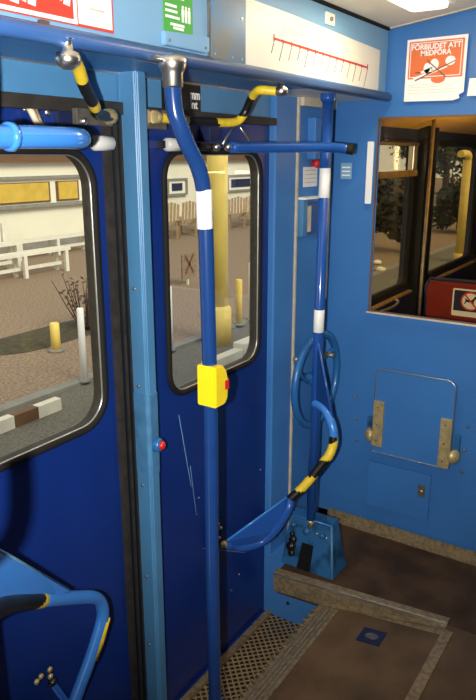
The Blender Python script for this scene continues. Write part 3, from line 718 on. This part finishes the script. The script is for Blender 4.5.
# badge plate set in the ramp floor
fb = empty('floor_badge', (1.955, .71, -.02), label='small dark square plate with a pale oval set in the brown ramp floor', cat='plate')
def rampz(y): return -(y-.5)*.1236 if y > .5 else 0
slab('badge_plate', [(1.905, .755, rampz(.755)+.0012), (1.905, .670, rampz(.670)+.0012), (1.985, .670, rampz(.670)+.0012), (1.985, .755, rampz(.755)+.0012)], .002, 'navy', fb)
slab('pale_oval', [(1.945+.024*math.cos(a)*.7-.0*math.sin(a), .712+.024*math.sin(a), rampz(.712+.024*math.sin(a))+.003) for a in [2*PI*i/14 for i in range(14)]], .001, 'steel', fb)

# ------------------------------------------------------------------ compartment beyond the end window
X2 = 6.2
sd = st(empty('wall_beyond', (3.5, 1.3, 0)))
def wing(x0, x1): return rrect(x0, .895, x1, 1.665, .05, 5)
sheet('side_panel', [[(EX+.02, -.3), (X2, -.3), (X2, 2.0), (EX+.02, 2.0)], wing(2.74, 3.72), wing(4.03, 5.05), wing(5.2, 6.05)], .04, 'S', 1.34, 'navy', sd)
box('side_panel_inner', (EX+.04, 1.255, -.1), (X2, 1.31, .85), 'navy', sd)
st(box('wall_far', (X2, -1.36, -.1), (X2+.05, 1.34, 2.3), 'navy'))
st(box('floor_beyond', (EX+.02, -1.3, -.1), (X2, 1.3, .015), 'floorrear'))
bm = bmesh.new(); addprism(bm, [(1.34, 1.72), (1.15, 1.78), (.7, 1.98), (0, 2.08), (-1.36, 2.1), (-1.36, 2.2), (1.34, 2.2)], 0, EX+.04, X2)
st(bmobj('ceiling_beyond', bm, 'amber'))
for k, (a, b) in enumerate(((2.74, 3.72), (4.03, 5.05), (5.2, 6.05))):
    w = st(empty('window_%d' % (k+2), ((a+b)/2, 1.3, 1.3)))
    pts = [(u, 1.298, v) for u, v in wing(a, b)]
    bm = bmesh.new(); addtube(bm, pts, .016, 8, closed=True); bmobj('rubber_gasket', bm, 'rubber', w)
    sheet('pane', [wing(a, b)], .004, 'S', 1.325, 'glass2', w)
    box('sill_rail', (a-.02, 1.262, .845), (b+.02, 1.285, .862), 'brass', w, .003)
    if k == 0:
        box('slider_bar', (a, 1.27, 1.490), (b, 1.30, 1.522), 'brass', w, .003)
        box('slider_upright', (3.64, 1.270, 1.522), (3.70, 1.30, 1.66), 'alu', w, .003)
        box('slider_top', (a, 1.27, 1.645), (b, 1.295, 1.66), 'steel', w, .003)
# dark pillars between windows
st(boxes('trim_9', [((3.76, 1.24, .015), (3.86, 1.30, 1.75)), ((3.90, 1.255, .015), (3.99, 1.30, 1.75))], 'black'))
cp = empty('far_grab_pole', (3.9, 1.1, 0), label='thin steel pole inside the next compartment seen through the end window', cat='pole')
tube('pole_tube', [(3.55, 1.15, .015), (3.62, 1.17, 1.78)], .010, 'steel', cp, 12, smooth=False)
cp_handle = tube('hand_bar', [(2.95, 1.25, .875), (2.97, 1.225, .86), (3.30, 1.22, .84), (3.42, 1.225, .85), (3.44, 1.25, .86)], .008, 'alu', None, 10)
hh = cp_handle; tag(hh, 'thin pale grab handle under the first window beyond the end window', 'handle')
se = empty('saloon_seat', (3.5, .6, .4), label='red vinyl seat back in the next compartment with a no dogs sticker', cat='seat')
prism('backrest', [(1.075, .60), (1.085, .955), (1.070, .975), (.30, .985), (.30, .60)], 0, 3.44, 3.50, 'seat', se, .008)
box('seat_cushion', (3.50, .30, .42), (3.95, 1.08, .54), 'seat', se, .02)
box('seat_base', (3.50, .34, .015), (3.90, 1.04, .42), 'navy', se)
tube('top_rail', [(3.47, 1.085, .60), (3.47, 1.095, .95), (3.47, 1.075, .985), (3.47, .30, .995)], .009, 'navy', se, 10, smooth=False)
SX = 3.432
s = empty('dog_sticker', (SX, .95, .87), label='square no dogs sticker with red slashed circle on the red seat back', cat='sticker')
sheet('backing', [rrect(-.985, .805, -.80, .945, .008, 4)], .002, 'E', SX+.008, 'paper', s)
sheet('dark_field', [rrect(-.977, .832, -.808, .937, .002, 2)], .0008, 'E', SX+.006, 'navy', s)
cc = (-.893, .886)
sheet('white_disc', [blob(cc, .048, .046, 28)], .0008, 'E', SX+.0052, 'paper', s)
sheet('red_ring', [blob(cc, .050, .048, 28), blob(cc, .042, .040, 28)[::-1]], .0008, 'E', SX+.0044, 'signred', s)
sheet('dog', [[(-.925, .870), (-.920, .870), (-.915, .882), (-.890, .880), (-.880, .866), (-.875, .866), (-.878, .884), (-.872, .898), (-.860, .897), (-.858, .903), (-.868, .908), (-.872, .915), (-.878, .905), (-.888, .893), (-.912, .893), (-.920, .900), (-.922, .897), (-.918, .888)]], .0008, 'E', SX+.0044, 'black', s)
sheet('red_slash', [[(-.928, .918), (-.922, .923), (-.857, .853), (-.863, .848)]], .0008, 'E', SX+.0036, 'signred', s)

s.location.y -= .038; s.location.z += .008
# ------------------------------------------------------------------ outdoors
GZ = -.6
st(box('ground', (-30, 4.98, GZ-.1), (70, 60, GZ), 'ground'))
st(box('road', (-30, 1.4, GZ-.12), (70, 4.90, GZ-.02), 'asphalt'))
st(box('kerb', (-30, 4.86, GZ-.1), (70, 5.0, GZ+.012), 'kerb'))
# station building
bd = empty('station_building', (12, 13, GZ), label='long cream plastered building across the platform with windows and yellow blinds', cat='building')
box('wall', (-8, 13.2, GZ), (23, 19, 3.4), 'facade', bd)
box('plinth', (-8, 13.14, GZ), (23, 13.2, GZ+.25), 'kerb', bd)
box('cornice', (-8, 13.02, 1.44), (23, 13.2, 1.66), 'brown', bd)
box('string_course', (-8, 13.12, 1.05), (15.5, 13.2, 1.12), 'kerb', bd)
for (a, b) in ((8.4, 9.7), (10.0, 11.75), (11.95, 12.7), (12.9, 14.4), (6.5, 8.1)):
    w = box('window', (a, 13.17, .50), (b, 13.23, .98), 'brown', bd)
    box('blind', (a+.06, 13.155, .54), (b-.06, 13.19, .96), 'blind', w)
box('window_ledge', (5, 13.05, .40), (15.2, 13.2, .47), 'kerb', bd)
box('roof', (-8.4, 12.9, 3.4), (23.3, 19.4, 3.55), 'brown', bd)
for i, (x0, x1, z0, z1) in enumerate(((16.2, 17.2, .42, .92), (19.4, 21.4, .40, .95))):
    p = empty('picture_board', (x0, 13.1, z0), label=['grey framed picture board on the cream wall half hidden by the curved pole', 'wider grey framed picture board on the cream wall right of the yellow column'][i], cat='board')
    boxes('frame', [((x0, 13.10, z0), (x1, 13.19, z0+.06)), ((x0, 13.10, z1-.06), (x1, 13.19, z1)), ((x0, 13.10, z0+.06), (x0+.08, 13.19, z1-.06)), ((x1-.08, 13.10, z0+.06), (x1, 13.19, z1-.06))], 'kerb', p)
    box('mount', (x0+.08, 13.14, z0+.06), (x1-.08, 13.19, z1-.06), 'cream', p)
    box('picture', (x0+.25, 13.12, z0+.14), (x1-.25, 13.141, z1-.14), 'navy', p)

# slatted garden chair, built once and copied
def chair():
    r = empty('garden_chair', (0, 0, 0))
    boxes('seat', [((-.26+i*.09, -.28, .33-i*.008), (-.19+i*.09, .28, .355-i*.008)) for i in range(6)], 'wood', r)
    bm = bmesh.new()
    for i in range(5):
        u = -.26+i*.11
        addprism(bm, [(.22, .30), (.25, .30), (.52, 1.02+.03*(2-abs(i-2))), (.49, 1.03+.03*(2-abs(i-2)))], 1, u, u+.085)
    bmobj('backrest', bm, 'wood', r)
    for s_ in (-1, 1):
        y0 = .29*s_
        box('arm', (-.34, y0-.05, .56), (.34, y0+.05, .585), 'wood', r)
        prism('front_leg', [(-.28, 0), (-.22, 0), (-.22, .56), (-.28, .56)], 1, y0-.02, y0+.02, 'wood', r)
        prism('rear_leg', [(.36, 0), (.42, 0), (.24, .56), (.16, .56)], 1, y0-.02, y0+.02, 'wood', r)
    return r
ch0 = chair()
for i, (x, y) in enumerate(((13.9, 11.9), (14.75, 11.9), (15.6, 11.9), (16.45, 11.9), (17.3, 11.9), (18.15, 11.9), (19.0, 11.9), (19.85, 11.9))):
    c = ch0 if i == 0 else copy_tree(ch0)
    c.location = (x, y, GZ); c.rotation_euler = (0, 0, PI*.16); c.scale = (.86,)*3
    tag(c, 'brown slatted garden chair in the row along the cream station wall', 'chair', 'garden chairs along the station wall')

def bench(x0, x1, y, hgt, label, back=False, top=True):
    r = empty('bench', (x0, y, GZ), label=label, cat='bench')
    boxes('seat_slats', [((x0, y+i*.12, GZ+hgt-.05), (x1, y+i*.12+.09, GZ+hgt)) for i in range(3)], 'bench', r)
    n = 3 if x1-x0 > 1.6 else 2
    for i in range(n):
        xx = x0+.06+(x1-x0-.2)*i/(n-1)
        for yy in (y, y+.28): box('leg', (xx, yy, GZ), (xx+.075, yy+.06, GZ+hgt-.05), 'bench', r)
    box('stretcher', (x0+.06, y+.14, GZ+.13), (x1-.08, y+.19, GZ+.19), 'bench', r)
    if back:
        box('back_rail', (x0, y+.42, GZ+hgt+.30), (x1, y+.46, GZ+hgt+.38), 'bench', r)
        for xx in (x0+.1, x1-.16): box('back_post', (xx, y+.36, GZ+hgt-.05), (xx+.07, y+.42, GZ+hgt+.36), 'bench', r)
    return r
bench(7.2, 9.42, 10.1, .46, 'long white slatted bench nearest the tram, outside the first door')
bench(7.3, 8.95, 10.95, .55, 'white bench with a raised back rail standing behind the long one', True)
bench(9.6, 11.9, 11.9, .42, 'low white bench against the station wall, right behind the others')

# white and yellow marker posts by the kerb
def marker(x, y, h, r, m, label, cat='post', capm=None, name='marker_post'):
    p = empty(name, (x, y, GZ), label=label, cat=cat)
    lathe('shaft', (x, y, GZ), [(r, 0), (r, h-.01), (r*.8, h)], m, p, seg=16)
    lathe('foot', (x, y, GZ), [(r*1.7, 0), (r*1.7, .02), (r, .03)], 'kerb', p, seg=16)
    return p
marker(4.60, 4.86, .76, .034, 'white', 'white marker post at the kerb outside the first door window')
marker(5.97, 4.86, .76, .042, 'white', 'white marker post at the kerb left in the second door window')
marker(7.78, 4.86, .80, .05, 'white', 'white marker post at the kerb far right in the second door window')
marker(7.45, 4.86, .62, .045, 'ypost', 'slim yellow marker post right beside a white one')
marker(5.22, 5.95, .34, .055, 'ypost', 'short yellow stub post on the gravel near the shrub')
yc = empty('yellow_column', (6.75, 4.68, GZ), label='thick yellow round column at the road outside the second door', cat='column')
lathe('shaft', (6.60, 4.60, GZ), [(.12, .2), (.12, 3.4)], 'ypost', yc, seg=28)
lathe('base_sleeve', (6.60, 4.60, GZ), [(.155, -.02), (.155, .42), (.12, .46)], 'ypost', yc, seg=28)
y2 = empty('yellow_column', (14.8, 3.95, GZ), label='distant yellow column seen through the end window', cat='column')
lathe('shaft', (14.9, 4.0, GZ), [(.13, .1), (.13, 2.1)], 'ypost', y2, seg=20)
lathe('base_sleeve', (14.9, 4.0, GZ), [(.17, -.02), (.17, .15), (.13, .17)], 'ypost', y2, seg=20)
tube('arm', [(14.9, 4.0, 1.5), (14.7, 4.0, 1.62), (14.2, 4.0, 1.62)], .07, 'ypost', y2, 10)
# striped rail lying on the road
sr = empty('striped_barrier', (3.6, 4.55, GZ), label='low white and brown striped beam lying on the road outside the first door', cat='barrier')
bm = bmesh.new()
for i in range(9):
    a = 1.62+i*.26; addbox(bm, (a, 4.50, GZ-.02), (a+.26, 4.58, GZ+.09), i % 2)
bmobj('beam', bm, ['bench', 'brown'], sr)
st2 = empty('stone_block', (6.5, 4.1, GZ), label='pale stone beam lying at the foot of the yellow column', cat='block')
boxes('block', [((5.6, 4.02, GZ-.02), (6.25, 4.14, GZ+.08)), ((6.25, 4.0, GZ-.02), (6.95, 4.16, GZ+.14))], 'bench', st2, .01)
sg = empty('crossing_board', (8.6, 7.0, GZ), label='small pale board with a cross standing on the gravel', cat='sign')
sx0, sy0 = 9.25, 7.2
box('board', (sx0, sy0, GZ+.12), (sx0+.40, sy0+.03, GZ+.55), 'ground', sg)
for a in (1, -1): slab('cross_bar', [(sx0+.07, sy0-.006, GZ+.37-a*.13), (sx0+.10, sy0-.006, GZ+.37-a*.17), (sx0+.33, sy0-.006, GZ+.37+a*.15), (sx0+.30, sy0-.006, GZ+.37+a*.17)], .008, 'brown', sg)
box('stake', (sx0+.18, sy0+.03, GZ), (sx0+.22, sy0+.06, GZ+.4), 'bench', sg)

# dry shrub on its soil patch
bm = bmesh.new()
vs = []
for i in range(22):
    a = 2*PI*i/22; vs.append(bm.verts.new((5.75+1.25*math.cos(a)*(1+.15*math.sin(3*a)), 6.55+.5*math.sin(a)*(1+.2*math.cos(2*a)), GZ+.004)))
top = bm.verts.new((5.8, 6.6, GZ+.07))
for i in range(22): bm.faces.new((vs[i], vs[(i+1) % 22], top))
sp = bmobj('soil_patch', bm, 'soil'); tag(sp, 'low dark planting bed on the gravel under the dry shrub', 'bed')
def shrub(x, y, h, n, label, leafm, spread=.5, leaves=8, ls=.035):
    r = empty('dry_shrub', (x, y, GZ), label=label, cat='shrub')
    b1 = bmesh.new(); b2 = bmesh.new()
    for i in range(n):
        a = random.uniform(0, 2*PI); e = random.uniform(.1, spread); L = h*random.uniform(.55, 1)
        p = [Vector((x+.06*math.cos(a), y+.06*math.sin(a), GZ))]
        for k in range(4):
            p.append(p[-1]+Vector((math.cos(a)*e+random.uniform(-.1, .1), math.sin(a)*e+random.uniform(-.1, .1), 1)).normalized()*L/4)
        addtube(b1, p, lambda t_: .010-.006*t_, 5)
        for k in range(leaves):
            c = p[random.randint(1, 4)]+Vector([random.uniform(-.05, .05) for _ in range(3)])
            u = Vector([random.gauss(0, 1) for _ in range(3)]).normalized(); v = u.orthogonal().normalized()
            b2.faces.new([b2.verts.new(c+u*ls), b2.verts.new(c+v*ls*.45), b2.verts.new(c-u*ls), b2.verts.new(c-v*ls*.45)])
    bmobj('twigs', b1, 'twig', r); bmobj('foliage', b2, leafm, r)
shrub(6.12, 6.35, .78, 26, 'dry brown twiggy shrub in the dark bed behind the white marker post', 'twig', .6)
shrub(6.75, 6.6, .42, 22, 'low olive bush beside the dry brown shrub', 'leafdry', 1.0, 16, .05)

# trees and hedge seen through the end window
def tree(x, y, h, cr, label, seed, m='leaf', name='tree', n=1500, grp=None, trunk=True):
    rnd = random.Random(seed); r = empty(name, (x, y, GZ), label=label, cat='tree' if name == 'tree' else 'bush', group=grp)
    if trunk:
        tube('trunk', [(x, y, GZ), (x+.05, y, GZ+h*.35), (x-.05, y+.1, GZ+h*.8)], lambda t_: .16-.11*t_, 'bark', r, 8)
    bm = bmesh.new(); lobes = [(Vector((x+rnd.uniform(-.6, .6)*cr, y+rnd.uniform(-.6, .6)*cr, GZ+h*rnd.uniform(.35 if trunk else .2, .9))), cr*rnd.uniform(.32, .5)) for _ in range(12)]
    for i in range(n):
        c, rr = lobes[rnd.randrange(12)]
        d = Vector([rnd.gauss(0, 1) for _ in range(3)]).normalized()*rr*rnd.uniform(.55, 1.05)
        u = Vector([rnd.gauss(0, 1) for _ in range(3)]).normalized(); v = u.orthogonal().normalized(); s_ = rnd.uniform(.07, .16); q = c+d
        if q.z < GZ+.03: continue
        bm.faces.new([bm.verts.new(q+u*s_), bm.verts.new(q+v*s_*.6), bm.verts.new(q-u*s_), bm.verts.new(q-v*s_*.6)])
    bmobj('crown', bm, m, r)
G = 'trees far off beyond the end window'
for i in range(15):
    tree(24+i*2.9, 7.2+(i % 3)*1.6-i*.03, 5.2+(i*7 % 4)*.5, 1.5, 'dark leafy tree standing far off beyond the end window', 40+i, grp=G)
tree(15.6, 6.0, 1.9, .75, 'olive bush rising in front of the far trees beyond the end window', 90, 'leafdry', 'roadside_bush', 1800, trunk=False)
tree(20.5, 5.6, 1.3, .9, 'lower dark bush beside the olive bush beyond the end window', 91, 'leaf', 'roadside_bush', 1800, trunk=False)
tree(31, 4.2, 1.4, 1.2, 'broad dark bush at the far edge of the lot beyond the end window', 92, 'leaf', 'roadside_bush', 1800, trunk=False)
for i, (x, y) in enumerate(((12.7, 4.95), (13.5, 5.35), (12.35, 5.3))):
    bm = bmesh.new(); bmesh.ops.create_icosphere(bm, subdivisions=2, radius=.1)
    for v in bm.verts: v.co = Vector((v.co.x*1.2+x, v.co.y+y, max(v.co.z*.6, -.02)+GZ+.03+random.uniform(-.008, .008)))
    o = bmobj('white_stone', bm, 'bench', None, True)
    tag(o, ['pale rounded stone on the ground beyond the end window, nearest its two fellows', 'pale rounded stone on the ground beyond the end window, farthest of the three', 'pale rounded stone on the ground beyond the end window, nearest the glass'][i], 'stone')

# ------------------------------------------------------------------ light
def light(name, kind, loc, energy, col=(1, 1, 1), size=.05, rot=None, **k):
    l = D.lights.new(name, kind); l.energy = energy; l.color = col
    if kind == 'POINT': l.shadow_soft_size = size
    if kind == 'AREA': l.size = size
    for a, b in k.items(): setattr(l, a, b)
    o = D.objects.new(name, l); COL.objects.link(o); o.location = loc
    if rot: o.rotation_euler = rot
    return o
# the photographer's flash, a hand's width left of the lens
fx = -.08
fl_loc = Vector((0, 0, H)) + Vector((math.sin(PSI), -math.cos(PSI), 0))*fx + Vector((0, 0, -.02))
fl = light('camera_flash', 'SPOT', fl_loc, 200, (1, .97, .92), .012, spot_size=math.radians(92), spot_blend=.85, shadow_soft_size=.012)
fl.rotation_euler = (PI/2-TH*.35, 0, PSI-PI/2)
light('ceiling_lamp_glow', 'AREA', (2.06, .81, 2.03), 2.5, (1, .86, .6), .12)
light('ceiling_fill', 'AREA', (1.9, .3, 1.8), 3.2, (1, .80, .52), .5, rot=(PI, 0, 0))  # added fill aimed upward to warm the ceiling, no fixture here
light('next_compartment_lamp', 'AREA', (3.6, .3, 1.5), 24, (1, .70, .30), .5, rot=(PI, 0, 0))
light('next_compartment_lamp_down', 'AREA', (3.2, 0, 2.0), 3, (1, .8, .5), .4)
sun = light('sun', 'SUN', (0, 0, 10), 3.0, (1, .95, .84)); sun.data.angle = math.radians(25)
sun.rotation_euler = (math.radians(52), 0, math.radians(-10))
w = D.worlds.new('sky'); bpy.context.scene.world = w; w.use_nodes = True
bg = w.node_tree.nodes['Background']; bg.inputs['Color'].default_value = (.95, .97, 1, 1); bg.inputs['Strength'].default_value = 1.0

sc = bpy.context.scene
sc.view_settings.view_transform = 'Standard'; sc.view_settings.look = 'None'; sc.view_settings.gamma = 1; sc.view_settings.use_curve_mapping = False
sc.view_settings.exposure = 0.
